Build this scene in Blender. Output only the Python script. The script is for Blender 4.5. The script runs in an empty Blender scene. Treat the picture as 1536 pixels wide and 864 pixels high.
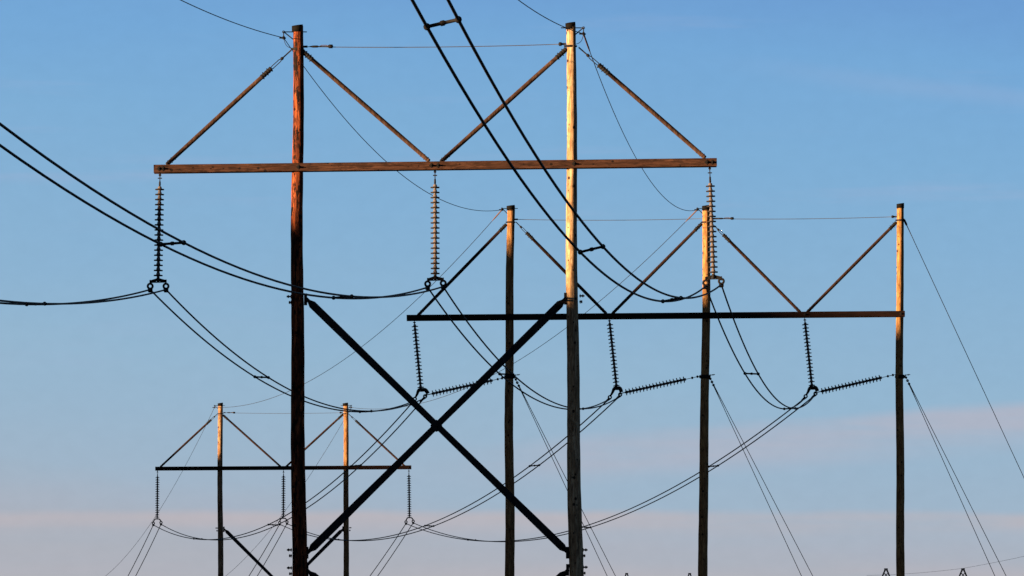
import bpy, math, random
import numpy as np
from mathutils import Vector, Matrix

random.seed(7)
scene = bpy.context.scene
col = scene.collection
R = math.radians

# ------------------------------------------------------------------ camera
F = 15000.0            # focal length in photo pixels (1536 wide): a 350 mm lens
HOR, CX, CAMZ = 1150.0, 768.0, 1.6
cd = bpy.data.cameras.new('camera')
cd.sensor_width = 36.0
cd.lens = F / 1536.0 * 36.0
cd.shift_y = (HOR - 432.0) / 1536.0
cd.clip_start = 1.0
cd.clip_end = 30000.0
cam = bpy.data.objects.new('camera', cd)
cam.location = (0, 0, CAMZ)
cam.rotation_euler = (R(90), 0, 0)
col.objects.link(cam)
scene.camera = cam
scene.render.resolution_x = 1024
scene.render.resolution_y = 576
scene.view_settings.view_transform = 'Standard'
scene.view_settings.look = 'None'
scene.view_settings.exposure = 2.8
scene.view_settings.gamma = 1.0
scene.render.engine = 'CYCLES'

# ------------------------------------------------------------------ sun and sky
SUN_EL = 2.9
SUN_AZ = 65.0          # degrees to the left of straight behind the camera
sdir = Vector((-math.sin(R(SUN_AZ)) * math.cos(R(SUN_EL)),
               -math.cos(R(SUN_AZ)) * math.cos(R(SUN_EL)), math.sin(R(SUN_EL))))
sl = bpy.data.lights.new('sun', 'SUN')
sl.energy = 5.0
sl.angle = R(0.5)
sl.color = (1.0, 0.60, 0.30)
so = bpy.data.objects.new('sun', sl)
so.rotation_euler = sdir.to_track_quat('Z', 'Y').to_euler()
so.location = (-200, -200, 100)
col.objects.link(so)


def lin(r, g, b):
    def f(c):
        c /= 255.0
        return c / 12.92 if c <= 0.04045 else ((c + 0.055) / 1.055) ** 2.4
    return (f(r), f(g), f(b), 1.0)


def elv(py):
    return (HOR - py) / F


world = bpy.data.worlds.new('World')
scene.world = world
world.use_nodes = True
nt = world.node_tree
nt.nodes.clear()
N, L = nt.nodes, nt.links


def mth(tree, op, a, b=None, c=None, clamp=False):
    n = tree.nodes.new('ShaderNodeMath')
    n.operation = op
    n.use_clamp = clamp
    for i, v in enumerate((a, b, c)):
        if v is None:
            continue
        if isinstance(v, (int, float)):
            n.inputs[i].default_value = v
        else:
            tree.links.new(v, n.inputs[i])
    return n.outputs[0]


def mrange(tree, v, a, b, c=0.0, d=1.0, smooth=True):
    n = tree.nodes.new('ShaderNodeMapRange')
    n.interpolation_type = 'SMOOTHSTEP' if smooth else 'LINEAR'
    tree.links.new(v, n.inputs['Value'])
    for k, x in zip(('From Min', 'From Max', 'To Min', 'To Max'), (a, b, c, d)):
        n.inputs[k].default_value = x
    return n.outputs[0]


def mixc(tree, fac, a, b, mode='MIX'):
    n = tree.nodes.new('ShaderNodeMix')
    n.data_type = 'RGBA'
    n.blend_type = mode
    for key, v in ((0, fac), (6, a), (7, b)):
        if isinstance(v, (int, float)):
            n.inputs[key].default_value = v
        elif isinstance(v, tuple):
            n.inputs[key].default_value = v
        else:
            tree.links.new(v, n.inputs[key])
    return n.outputs[2]


def ramp(tree, fac, stops, interp='LINEAR'):
    n = tree.nodes.new('ShaderNodeValToRGB')
    n.color_ramp.interpolation = interp
    e = n.color_ramp.elements
    while len(e) > 1:
        e.remove(e[-1])
    e[0].position, e[0].color = stops[0]
    for p, c in stops[1:]:
        k = e.new(p)
        k.color = c
    tree.links.new(fac, n.inputs[0])
    return n.outputs[0]


tc = N.new('ShaderNodeTexCoord')
sep = N.new('ShaderNodeSeparateXYZ')
L.new(tc.outputs['Generated'], sep.inputs[0])
dx, dy, dz = sep.outputs
hlen = mth(nt, 'SQRT', mth(nt, 'ADD', mth(nt, 'MULTIPLY', dx, dx), mth(nt, 'MULTIPLY', dy, dy)))
el = mth(nt, 'DIVIDE', dz, mth(nt, 'MAXIMUM', hlen, 0.001))
az = mth(nt, 'ARCTAN2', dx, dy)
comb = N.new('ShaderNodeCombineXYZ')
L.new(az, comb.inputs[0])
L.new(el, comb.inputs[1])


def sky_noise(sx, sy, detail=3.0, off=0.0):
    m = N.new('ShaderNodeMapping')
    m.inputs['Scale'].default_value = (sx, sy, 1)
    m.inputs['Location'].default_value = (off, off * 0.7, 0)
    L.new(comb.outputs[0], m.inputs[0])
    n = N.new('ShaderNodeTexNoise')
    n.inputs['Scale'].default_value = 1.0
    n.inputs['Detail'].default_value = detail
    n.inputs['Roughness'].default_value = 0.55
    L.new(m.outputs[0], n.inputs['Vector'])
    return n.outputs['Fac']


n_soft = sky_noise(28, 90, 3, 3.1)
n_wisp = sky_noise(22, 260, 4, 8.3)
n_edge = sky_noise(60, 60, 3, 1.7)
# clear-sky colour by elevation
el_j = mth(nt, 'ADD', el, mth(nt, 'MULTIPLY', mth(nt, 'SUBTRACT', n_soft, 0.5), 0.006))
el_j = mth(nt, 'ADD', el_j, mth(nt, 'MULTIPLY', az, 0.06))
base = ramp(nt, mth(nt, 'MULTIPLY', el_j, 10.0, clamp=True), [
    (0.0, lin(176, 176, 184)),
    (elv(860) * 10, lin(171, 177, 188)),
    (elv(800) * 10, lin(168, 178, 192)),
    (elv(740) * 10, lin(159, 181, 201)),
    (elv(560) * 10, lin(148, 182, 208)),
    (elv(400) * 10, lin(137, 178, 211)),
    (elv(200) * 10, lin(126, 174, 214)),
    (elv(60) * 10, lin(117, 168, 215)),
    (elv(-60) * 10, lin(108, 156, 210)),
])
# thin pink cloud bands low in the sky (positions are elevation angles)
e1 = mth(nt, 'ADD', el, mth(nt, 'MULTIPLY', mth(nt, 'SUBTRACT', n_edge, 0.5), 0.0012))
up1 = mrange(nt, e1, elv(777), elv(760), 1.0, 0.0)
dn1 = mth(nt, 'MAXIMUM', mrange(nt, e1, elv(812), elv(774), 0.22, 1.0), mrange(nt, e1, elv(872), elv(835), 0.75, 0.2))
b1 = mth(nt, 'MULTIPLY', up1, dn1)
e2 = mth(nt, 'SUBTRACT', e1, mth(nt, 'MULTIPLY', az, 0.075))
up2 = mrange(nt, e2, elv(675), elv(652), 1.0, 0.0)
dn2 = mrange(nt, e2, elv(748), elv(690), 0.0, 1.0)
rt2 = mrange(nt, az, -0.010, 0.014, 0.12, 1.0)
b2 = mth(nt, 'MULTIPLY', mth(nt, 'MULTIPLY', up2, dn2), rt2)
wv = mrange(nt, mth(nt, 'ADD', mth(nt, 'MULTIPLY', n_wisp, 0.6), mth(nt, 'MULTIPLY', n_soft, 0.4)), 0.38, 0.60, 0.35, 1.0)
c1 = mixc(nt, mth(nt, 'MULTIPLY', mth(nt, 'MULTIPLY', b1, wv), 0.90), base, lin(187, 181, 187))
c2 = mixc(nt, mth(nt, 'MULTIPLY', mth(nt, 'MULTIPLY', b2, wv), 0.70), c1, lin(184, 181, 194))
e5 = mth(nt, 'ADD', e1, mth(nt, 'MULTIPLY', az, 0.12))
b5 = mth(nt, 'MULTIPLY', mth(nt, 'MULTIPLY', mrange(nt, e5, elv(160) + .005, elv(132) + .005), mrange(nt, e5, elv(132) + .005, elv(108) + .005, 1.0, 0.0)), mrange(nt, az, 0.015, 0.045))
c2 = mixc(nt, mth(nt, 'MULTIPLY', b5, 0.20), c2, lin(160, 178, 212))
# faint wisps higher up
wh = mth(nt, 'MULTIPLY', mrange(nt, n_wisp, 0.56, 0.78), mrange(nt, el, elv(640), elv(300), 0.25, 1.0))
c3 = mixc(nt, mth(nt, 'MULTIPLY', wh, 0.28), c2, lin(168, 180, 212))
# fine sensor-scale unevenness of the air
n_fine = sky_noise(500, 700, 2, 5.0)
c4 = mixc(nt, 1.0, c3, mixc(nt, n_fine, (0.139, 0.139, 0.139, 1), (0.148, 0.148, 0.148, 1)), 'MULTIPLY')

sky = N.new('ShaderNodeTexSky')
sky.sky_type = 'NISHITA'
sky.sun_disc = False
sky.sun_elevation = R(SUN_EL)
sky.sun_rotation = math.atan2(sdir.x, sdir.y)
sky.altitude = 100
sky.air_density = 1.0
sky.dust_density = 1.0
skyc = mixc(nt, 1.0, sky.outputs[0], (0.05, 0.05, 0.05, 1), 'MULTIPLY')
# the clear sky darkens towards the zenith
zen = mrange(nt, el, 0.082, 0.34, 1.0, 0.20)
zc = N.new('ShaderNodeCombineXYZ')
for i_ in range(3):
    L.new(zen, zc.inputs[i_])
c5 = mixc(nt, 1.0, c4, zc.outputs[0], 'MULTIPLY')
low = mrange(nt, el, 0.085, 0.22, 1.0, 0.90)
final = mixc(nt, low, skyc, c5)
bg = N.new('ShaderNodeBackground')
bg.inputs['Strength'].default_value = 1.0
L.new(final, bg.inputs['Color'])
wo = N.new('ShaderNodeOutputWorld')
L.new(bg.outputs[0], wo.inputs[0])


# ------------------------------------------------------------------ materials
def new_mat(name):
    m = bpy.data.materials.new(name)
    m.use_nodes = True
    t = m.node_tree
    b = t.nodes['Principled BSDF']
    return m, t, b


def metal_mat(name, c, rough=0.6, metallic=0.0, var=0.35, scale=14.0, spec=0.08):
    m, t, b = new_mat(name)
    tcn = t.nodes.new('ShaderNodeTexCoord')
    n = t.nodes.new('ShaderNodeTexNoise')
    n.inputs['Scale'].default_value = scale
    n.inputs['Detail'].default_value = 4
    t.links.new(tcn.outputs['Object'], n.inputs['Vector'])
    a = tuple(x * (1 - var) for x in c) + (1,)
    d = tuple(x * (1 + var) for x in c) + (1,)
    t.links.new(mixc(t, n.outputs['Fac'], a, d), b.inputs['Base Color'])
    b.inputs['Roughness'].default_value = rough
    b.inputs['Specular IOR Level'].default_value = spec
    b.inputs['Metallic'].default_value = metallic
    return m


def wood_mat(name, light, mid, dark, axis='Z', streak=1.0, blot=0.5, knots=True, seed=0.0, rough=0.85, spec=0.05):
    """weathered timber: grain stretched along one axis, blotches, checks, knots"""
    m, t, b = new_mat(name)
    tcn = t.nodes.new('ShaderNodeTexCoord')

    def noise(sc, detail=5, off=0.0, rgh=0.6):
        mp = t.nodes.new('ShaderNodeMapping')
        mp.inputs['Scale'].default_value = sc
        mp.inputs['Location'].default_value = (seed + off, seed * 1.7, seed * 0.6 + off)
        t.links.new(tcn.outputs['Object'], mp.inputs[0])
        n = t.nodes.new('ShaderNodeTexNoise')
        n.inputs['Scale'].default_value = 1.0
        n.inputs['Detail'].default_value = detail
        n.inputs['Roughness'].default_value = rgh
        t.links.new(mp.outputs[0], n.inputs['Vector'])
        return n.outputs['Fac'], mp

    def sc(long, cross):
        return (long, cross, cross) if axis == 'X' else (cross, cross, long)
    g1, _ = noise(sc(0.9, 16), 6)
    g2, _ = noise(sc(3.0, 34), 4, 3.3)
    bl, _ = noise(sc(0.8, 3.2), 4, 9.1)
    bl2, _ = noise(sc(2.6, 9.0), 5, 4.1, 0.7)
    k1 = mrange(t, g1, 0.38, 0.62)
    k2 = mrange(t, g2, 0.40, 0.64)
    kb = mrange(t, bl, 0.44, 0.60)
    kc = mrange(t, bl2, 0.485, 0.575)
    c = mixc(t, k1, light + (1,), mid + (1,))
    c = mixc(t, mth(t, 'MULTIPLY', k2, 0.45 * streak), c, dark + (1,))
    c = mixc(t, mth(t, 'MULTIPLY', kb, blot), c, tuple(0.5 * (a + d) for a, d in zip(mid, dark)) + (1,))
    c = mixc(t, mth(t, 'MULTIPLY', kc, blot), c, dark + (1,))
    # drying checks: thin dark cracks along the grain
    ck, _ = noise(sc(0.55, 11), 3, 21.0, 0.45)
    crack = mth(t, 'ABSOLUTE', mth(t, 'SUBTRACT', ck, 0.5))
    crack = mrange(t, crack, 0.0, 0.012, 0.85, 0.0)
    c = mixc(t, crack, c, tuple(x * 0.35 for x in dark) + (1,))
    if knots:
        for (sx, sz, th) in ((5.0, 4.0, 0.24), (8.0, 6.0, 0.22)):
            mp = t.nodes.new('ShaderNodeMapping')
            s3 = (sz, sx, sx) if axis == 'X' else (sx, sx, sz)
            mp.inputs['Scale'].default_value = s3
            mp.inputs['Location'].default_value = (seed * 2.3, seed, seed * 3.1)
            t.links.new(tcn.outputs['Object'], mp.inputs[0])
            v = t.nodes.new('ShaderNodeTexVoronoi')
            v.inputs['Scale'].default_value = 1.0
            t.links.new(mp.outputs[0], v.inputs['Vector'])
            kn = mrange(t, v.outputs['Distance'], th * 0.6, th, 0.95, 0.0)
            sc_ = t.nodes.new('ShaderNodeSeparateColor')
            t.links.new(v.outputs['Color'], sc_.inputs[0])
            kn = mth(t, 'MULTIPLY', kn, mth(t, 'GREATER_THAN', sc_.outputs[0], 0.62))
            c = mixc(t, kn, c, (0.006, 0.004, 0.004, 1))
    t.links.new(c, b.inputs['Base Color'])
    b.inputs['Roughness'].default_value = rough
    b.inputs['Specular IOR Level'].default_value = spec
    bp = t.nodes.new('ShaderNodeBump')
    bp.inputs['Strength'].default_value = 0.6
    bp.inputs['Distance'].default_value = 0.02
    t.links.new(mth(t, 'ADD', g1, mth(t, 'MULTIPLY', g2, 0.5)), bp.inputs['Height'])
    t.links.new(bp.outputs[0], b.inputs['Normal'])
    return m


M = {}
M['red_pole'] = wood_mat('red brown pole wood', (0.24, 0.066, 0.024), (0.085, 0.022, 0.010), (0.005, 0.003, 0.003), blot=1.0, streak=1.6, seed=1.0)
M['tan_pole'] = wood_mat('pale tan pole wood', (0.3234, 0.2531, 0.1687), (0.2390, 0.1617, 0.0914), (0.0492, 0.0253, 0.0141), blot=0.45, streak=1.3, seed=5.3)
M['amber_pole'] = wood_mat('amber pole wood', (0.235, 0.140, 0.066), (0.170, 0.088, 0.038), (0.028, 0.011, 0.007), blot=0.42, streak=1.2, seed=9.2)
M['amber_pole_b'] = wood_mat('golden pole wood', (0.275, 0.168, 0.072), (0.205, 0.108, 0.044), (0.034, 0.013, 0.008), blot=0.36, streak=1.2, seed=13.7)
M['far_pole'] = wood_mat('spotted pole wood', (0.2693, 0.1958, 0.1224), (0.1714, 0.0918, 0.0490), (0.0215, 0.0086, 0.0061), blot=0.6, seed=17.1)
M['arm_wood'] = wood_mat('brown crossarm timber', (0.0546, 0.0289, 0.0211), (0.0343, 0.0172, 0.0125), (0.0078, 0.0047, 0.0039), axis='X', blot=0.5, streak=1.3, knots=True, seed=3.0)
M['arm_shaded'] = wood_mat('shade-darkened crossarm timber', (0.0104, 0.0048, 0.0044), (0.0066, 0.0032, 0.0030), (0.0023, 0.0016, 0.0016), axis='X', blot=0.4, knots=False, seed=6.0)  # colour darkened to carry the shade on the farther arms
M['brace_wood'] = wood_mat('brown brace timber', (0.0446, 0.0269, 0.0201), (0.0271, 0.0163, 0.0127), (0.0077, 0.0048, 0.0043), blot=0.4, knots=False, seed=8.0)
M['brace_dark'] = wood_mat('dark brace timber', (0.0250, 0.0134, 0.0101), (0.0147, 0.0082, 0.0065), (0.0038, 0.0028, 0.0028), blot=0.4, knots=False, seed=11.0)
M['x_wood'] = wood_mat('blackened cross brace timber', (0.0206, 0.0219, 0.0267), (0.0121, 0.0128, 0.0164), (0.0049, 0.0049, 0.0060), blot=0.4, knots=False, seed=2.0)
M['cap'] = metal_mat('black pole cap', (0.0014, 0.0014, 0.0014), 0.85)
M['steel'] = metal_mat('dark weathered steel', (0.006, 0.006, 0.007), 0.75)
M['galv'] = metal_mat('galvanised hardware', (0.10, 0.10, 0.11), 0.55, 0.2)
M['grip'] = metal_mat('tarnished wire grip', (0.0672, 0.0420, 0.0336), 0.7, 0.0)
M['conductor'] = metal_mat('weathered aluminium conductor', (0.006, 0.0065, 0.008), 0.7, 0.0, 0.2, 3.0)
M['shield'] = metal_mat('weathered steel strand', (0.0088, 0.0093, 0.0113), 0.75, 0.0, 0.2, 3.0)
M['tie'] = metal_mat('grey galvanised strand', (0.040, 0.043, 0.052), 0.7, 0.0, 0.2, 3.0)
M['porcelain'] = metal_mat('grey brown porcelain', (0.075, 0.068, 0.072), 0.35, 0.0, 0.25, 6.0)
M['porcelain'].node_tree.nodes['Principled BSDF'].inputs['Specular IOR Level'].default_value = 0.25
M['disc_rim_shade'] = metal_mat('shade-dark disc rim', (0.012, 0.011, 0.012), 0.6, 0.0)


def ground_mat():
    m, t, b = new_mat('dry grass ground')
    tcn = t.nodes.new('ShaderNodeTexCoord')
    n = t.nodes.new('ShaderNodeTexNoise')
    n.inputs['Scale'].default_value = 0.08
    n.inputs['Detail'].default_value = 8
    t.links.new(tcn.outputs['Object'], n.inputs['Vector'])
    n2 = t.nodes.new('ShaderNodeTexNoise')
    n2.inputs['Scale'].default_value = 3.0
    n2.inputs['Detail'].default_value = 6
    t.links.new(tcn.outputs['Object'], n2.inputs['Vector'])
    c = mixc(t, mrange(t, n.outputs['Fac'], 0.35, 0.65), (0.050, 0.060, 0.022, 1), (0.11, 0.09, 0.045, 1))
    c = mixc(t, mth(t, 'MULTIPLY', n2.outputs['Fac'], 0.6), c, (0.030, 0.038, 0.016, 1))
    t.links.new(c, b.inputs['Base Color'])
    b.inputs['Roughness'].default_value = 0.95
    bp = t.nodes.new('ShaderNodeBump')
    bp.inputs['Strength'].default_value = 0.8
    bp.inputs['Distance'].default_value = 0.1
    t.links.new(n2.outputs['Fac'], bp.inputs['Height'])
    t.links.new(bp.outputs[0], b.inputs['Normal'])
    return m


M['ground'] = ground_mat()


# ------------------------------------------------------------------ mesh helpers
def frame(d, up=None):
    d = d.normalized()
    if up is None:
        up = Vector((0, 0, 1)) if abs(d.z) < 0.95 else Vector((0, 1, 0))
    s = d.cross(up).normalized()
    return s, s.cross(d).normalized()


class MB:
    def __init__(self):
        self.v, self.f, self.mi, self.sm = [], [], [], []

    def face(self, idx, mi=0, smooth=True):
        self.f.append(tuple(idx)); self.mi.append(mi); self.sm.append(smooth)

    def tube(self, pts, r, n=8, mi=0, cap=True):
        pts = [Vector(p) for p in pts]
        rs = r if isinstance(r, (list, tuple)) else [r] * len(pts)
        s = None
        base = len(self.v)
        for i, p in enumerate(pts):
            a = pts[max(i - 1, 0)]; b = pts[min(i + 1, len(pts) - 1)]
            d = (b - a).normalized()
            if s is None:
                s, u = frame(d)
            else:
                s = (s - d * s.dot(d)).normalized()
                u = s.cross(d).normalized()
            for k in range(n):
                an = 2 * math.pi * k / n
                self.v.append(p + (s * math.cos(an) + u * math.sin(an)) * rs[i])
        for i in range(len(pts) - 1):
            for k in range(n):
                a = base + i * n + k; b = base + i * n + (k + 1) % n
                self.face((a, b, b + n, a + n), mi)
        if cap:
            self.face(range(base, base + n), mi, False)
            e = base + (len(pts) - 1) * n
            self.face(reversed(range(e, e + n)), mi, False)
        return self

    def bar(self, p, q, w, h, up=None, taper=0.0, tl=0.0, bev=0.0):
        """rectangular bar from p to q: w across (side), h along up; ends narrowed over length tl"""
        p, q = Vector(p), Vector(q)
        d = (q - p).normalized()
        s, u = frame(d, up)
        L_ = (q - p).length
        st = [(0, 1.0), (L_, 1.0)] if tl <= 0 else [(0, taper), (tl, 1.0), (L_ - tl, 1.0), (L_, taper)]
        bev = min(bev, w * 0.3, h * 0.3)
        base = len(self.v)
        for (x, k) in st:
            a, b = w / 2 , h / 2 * k
            if bev > 0:
                ring = [(-a + bev, -b), (a - bev, -b), (a, -b + bev), (a, b - bev), (a - bev, b), (-a + bev, b), (-a, b - bev), (-a, -b + bev)]
            else:
                ring = [(-a, -b), (a, -b), (a, b), (-a, b)]
            for (x2, y2) in ring:
                self.v.append(p + d * x + s * x2 + u * y2)
        n = len(ring)
        for i in range(len(st) - 1):
            for k in range(n):
                a = base + i * n + k; b = base + i * n + (k + 1) % n
                self.face((a, b, b + n, a + n), 0, False)
        self.face(reversed(range(base, base + n)), 0, False)
        e = base + (len(st) - 1) * n
        self.face(range(e, e + n), 0, False)
        return self

    def lathe(self, o, d, prof, n=16, mis=None):
        """prof: list of (distance along d, radius)"""
        o, d = Vector(o), Vector(d).normalized()
        s, u = frame(d)
        base = len(self.v)
        for (x, r) in prof:
            for k in range(n):
                an = 2 * math.pi * k / n
                self.v.append(o + d * x + (s * math.cos(an) + u * math.sin(an)) * r)
        for i in range(len(prof) - 1):
            for k in range(n):
                a = base + i * n + k; b = base + i * n + (k + 1) % n
                self.face((a, b, b + n, a + n), mis[i] if mis else 0)
        self.face(range(base, base + n), 0, False)
        e = base + (len(prof) - 1) * n
        self.face(reversed(range(e, e + n)), mis[-1] if mis else 0, False)
        return self

    def ring(self, c, normal, rad, r, n=16, m=6):
        c = Vector(c); s, u = frame(Vector(normal))
        base = len(self.v)
        nrm = Vector(normal).normalized()
        for i in range(n):
            a = 2 * math.pi * i / n
            o = s * math.cos(a) + u * math.sin(a)
            for k in range(m):
                b = 2 * math.pi * k / m
                self.v.append(c + o * (rad + r * math.cos(b)) + nrm * r * math.sin(b))
        for i in range(n):
            for k in range(m):
                a = base + i * m + k; b = base + i * m + (k + 1) % m
                c2 = base + ((i + 1) % n) * m + (k + 1) % m; d2 = base + ((i + 1) % n) * m + k
                self.face((a, b, c2, d2))
        return self

    def build(self, name, mats, parent=None, origin=None):
        """origin: world point that becomes the object's own origin"""
        o = Vector(origin) if origin is not None else (Vector(parent.location) if parent and parent.type == 'EMPTY' else Vector((0, 0, 0)))
        me = bpy.data.meshes.new(name)
        me.from_pydata([tuple(Vector(v) - o) for v in self.v], [], self.f)
        if not isinstance(mats, (list, tuple)):
            mats = [mats]
        for m in mats:
            me.materials.append(m)
        me.polygons.foreach_set('material_index', self.mi)
        me.polygons.foreach_set('use_smooth', self.sm)
        me.update()
        ob = bpy.data.objects.new(name, me)
        col.objects.link(ob)
        if parent is not None:
            ob.parent = parent
            ob.location = o - world_loc(parent)
        else:
            ob.location = o
        return ob


def world_loc(o):
    p = Vector(o.location)
    while o.parent:
        o = o.parent
        p += Vector(o.location)
    return p


def part(mb, name, mats, parent, origin=None):
    return mb.build(name, mats, parent, world_loc(parent) if origin is None else origin)


def thing(name, loc, label, cat, group=None):
    o = bpy.data.objects.new(name, None)
    o.empty_display_size = 0.5
    o.location = loc
    col.objects.link(o)
    tag(o, label, cat, group)
    return o


def tag(o, label=None, cat=None, group=None, kind=None):
    if label: o['label'] = label
    if cat: o['category'] = cat
    if group: o['group'] = group
    if kind: o['kind'] = kind
    return o


def P(px, py, Y):
    """a point on a sight line of the photograph, at its real distance Y"""
    return Vector(((px - CX) / F * Y, Y, CAMZ + (HOR - py) / F * Y))


# ------------------------------------------------------------------ the setting: ground, and an added ridge that shades the poles
def ground_z(x, y):
    def sm(a, b, t):
        t = min(1, max(0, (t - a) / (b - a)))
        return t * t * (3 - 2 * t)
    z = -14 * sm(650, 900, y) + 14 * sm(1150, 1550, y)
    return z + 0.25 * math.sin(x * 0.03 + 1) * math.sin(y * 0.021) * sm(20, 120, abs(x) + 0.2 * abs(y))


xs = [-9000, -4000, -1800, -800, -500, -300] + list(range(-240, 241, 20)) + [300, 500, 800, 1800, 4000, 9000]
ys = [-9000, -4000, -1500, -600, -300] + list(range(-200, 2401, 40)) + [2700, 3500, 5000, 9000, 16000]
g = MB()
for y in ys:
    for x in xs:
        g.v.append(Vector((x, y, ground_z(x, y) if -200 < y < 2500 and abs(x) < 900 else 0.0)))
for j in range(len(ys) - 1):
    for i in range(len(xs) - 1):
        a = j * len(xs) + i
        g.face((a, a + 1, a + 1 + len(xs), a + len(xs)))
tag(g.build('ground', M['ground']), kind='structure')

# shadow line seen on the poles: (photo x, photo y, distance) -> crest height that the low sun just clears
def crest_pt(px, py, Y, add=0.0):
    q = P(px, py, Y)
    d = (q.x + 105) / math.sin(R(SUN_AZ))
    return (Y - d * math.cos(R(SUN_AZ)), q.z + d * math.tan(R(SUN_EL)) + add)


seen = [crest_pt(*a) for a in ((200, 290, 288.46), (239, 292, 288.46), (446, 312, 288.46), (652, 400, 288.46), (858, 438, 288.46), (1066, 470, 288.46),
                               (640, 330, 406.2), (765, 362, 406.2), (914, 420, 406.2), (1059, 441, 406.2), (1200, 463, 406.2), (1350, 492, 406.2),
                               (233, 672, 629.6), (330, 683, 629.6), (518, 695, 629.6), (613, 702, 629.6))]
crest = [(-60, 12), (60, 16), (150, 19)] + seen + [(700, 29), (900, 40), (1300, 56), (1600, 60), (2100, 62), (2500, 20)]  # far crest raised to keep the lattice towers in shade
crest.sort()
print('crest', [(round(a, 1), round(b, 2)) for a, b in crest])
hl = MB()
rows = []
cy = [a for a, _ in crest]; ch = [b for _, b in crest]
for y in sorted(set(list(range(-60, 2500, 12)) + cy)):
    h = float(np.interp(y, cy, ch)) + 0.06 * math.sin(y * 0.9)
    xc = -105 - max(0, y - 700) * 0.12
    rows.append([Vector((xc + o, y, h * f - (2.5 if abs(o) > 65 else 0) + (-14 if 800 < y < 1300 and abs(o) > 65 else 0)))
                 for o, f in ((-75, 0), (-50, .24), (-30, .50), (-12, .76), (-3, .92), (0, 1), (3, .92), (12, .74), (26, .48), (42, .24), (66, 0))])
for r_ in rows:
    hl.v += r_
w = len(rows[0])
for j in range(len(rows) - 1):
    for i in range(w - 1):
        a = j * w + i
        hl.face((a, a + 1, a + 1 + w, a + w))
tag(hl.build('shade_ridge', M['ground']), kind='structure')  # added out-of-view ridge, crest shaped to cast the shade line

# ------------------------------------------------------------------ pole frames
Y1, Y2, Y3 = 288.46, 406.2, 629.6


def make_pole(parent, xt, yt, xb, yb, Y, r_top, r_bot, mat, seed):
    """round tapering timber pole; (xt,yt) sight line of its top, (xb,yb) of a lower point"""
    top = P(xt, yt, Y); lo = P(xb, yb, Y)
    d = (lo - top).normalized()
    L_ = (top.z + 0.6) / -d.z
    rnd = random.Random(seed)
    mb = MB()
    n, m = 28, 90
    ph = [rnd.uniform(0, 6.28) for _ in range(6)]
    s, u = frame(d, Vector((0, 1, 0)))
    ref = L_ * 0.72
    for j in range(m + 1):
        t = j / m
        x = L_ * t
        r = r_top + (r_bot - r_top) * min(1.15, x / ref)
        cxo = 0.012 * math.sin(x * 0.9 + ph[0]) + 0.030 * math.sin(x * 0.33 + ph[1])
        for k in range(n):
            a = 2 * math.pi * k / n
            rr = r * (1 + 0.025 * math.sin(3 * a + ph[2] + x * 0.4) + 0.02 * math.sin(5 * a + ph[3] - x * 1.1)
                      + 0.018 * math.sin(x * 5.1 + ph[4] + 2 * a) + rnd.uniform(-0.012, 0.012))
            mb.v.append(top + d * x + s * (math.cos(a) * rr + cxo) + u * math.sin(a) * rr)
    for j in range(m):
        for k in range(n):
            a = j * n + k; b = j * n + (k + 1) % n
            mb.face((a, b, b + n, a + n))
    mb.face(range(0, n), 0, False)
    pole = part(mb, 'pole', mat, parent, top)
    # sloping black cap
    cb = MB()
    prof = [(-0.02, r_top * 1.02), (-0.02, r_top * 1.11), (0.17, r_top * 1.09), (0.17, r_top * 1.0)]
    cb.lathe(top, d, prof, 20)
    # dome and slope the top ring
    for i in range(0, 40):
        v = cb.v[i]
        cb.v[i] = v + Vector((0, 0, 0.5 * (v.x - top.x) * (0.28 if i < 40 else 0)))
    part(cb, 'pole_cap', M['cap'], pole, top)
    return pole, top, d


def pole_x(top, d, z):
    k = (z - top.z) / d.z
    return top + d * k


def bolt(parent, p, direction, length=0.16, r=0.02):
    mb = MB()
    d = Vector(direction).normalized()
    p = Vector(p)
    mb.tube([p, p + d * length], r, 8)
    mb.lathe(p + d * 0.015, d, [(0, r * 2.6), (0.02, r * 2.6)], 6)
    mb.lathe(p + d * (length * 0.55), d, [(0, r * 2.0), (0.035, r * 2.0)], 6)
    return part(mb, 'bolt', M['steel'], parent)


def crossarm(parent, a, b, mat, poles, Y, hgt=0.235, bolts=()):
    """two parallel timbers either side of the poles"""
    a, b = Vector(a), Vector(b)
    for k, off in enumerate((-0.235, 0.235)):
        mb = MB()
        o = Vector((0, off, 0))
        mb.bar(a + o, b + o, 0.11, hgt, Vector((0, 0, 1)), bev=0.012)
        arm = part(mb, 'crossarm', mat, parent, a + o)
        if k == 0:
            for px in bolts:
                f = (px - a.x) / (b.x - a.x)
                c = a.lerp(b, f) + Vector((0, off - 0.055, 0))
                hb = MB()
                hb.bar(c + Vector((0, 0.004, 0)), c + Vector((0, -0.012, 0)), 0.10, 0.10, Vector((0.7, 0, 0.7)))
                hb.lathe(c + Vector((0, -0.012, 0)), (0, -1, 0), [(0, 0.032), (0.05, 0.030)], 6)
                hb.lathe(c + Vector((0, -0.012, 0)), (0, -1, 0), [(0.0, 0.014), (0.085, 0.014)], 8)
                part(hb, 'bolt', M['steel'], arm)
    for k, e in enumerate((a, b)):
        # spacer block between the two timbers at each arm end
        mb = MB()
        s = 1 if k == 0 else -1
        mb.bar(e + Vector((s * 0.10, -0.17, 0)), e + Vector((s * 0.10, 0.17, 0)), 0.12, hgt * 0.7)
        part(mb, 'spacer_block', M['arm_shaded'], parent)


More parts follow.
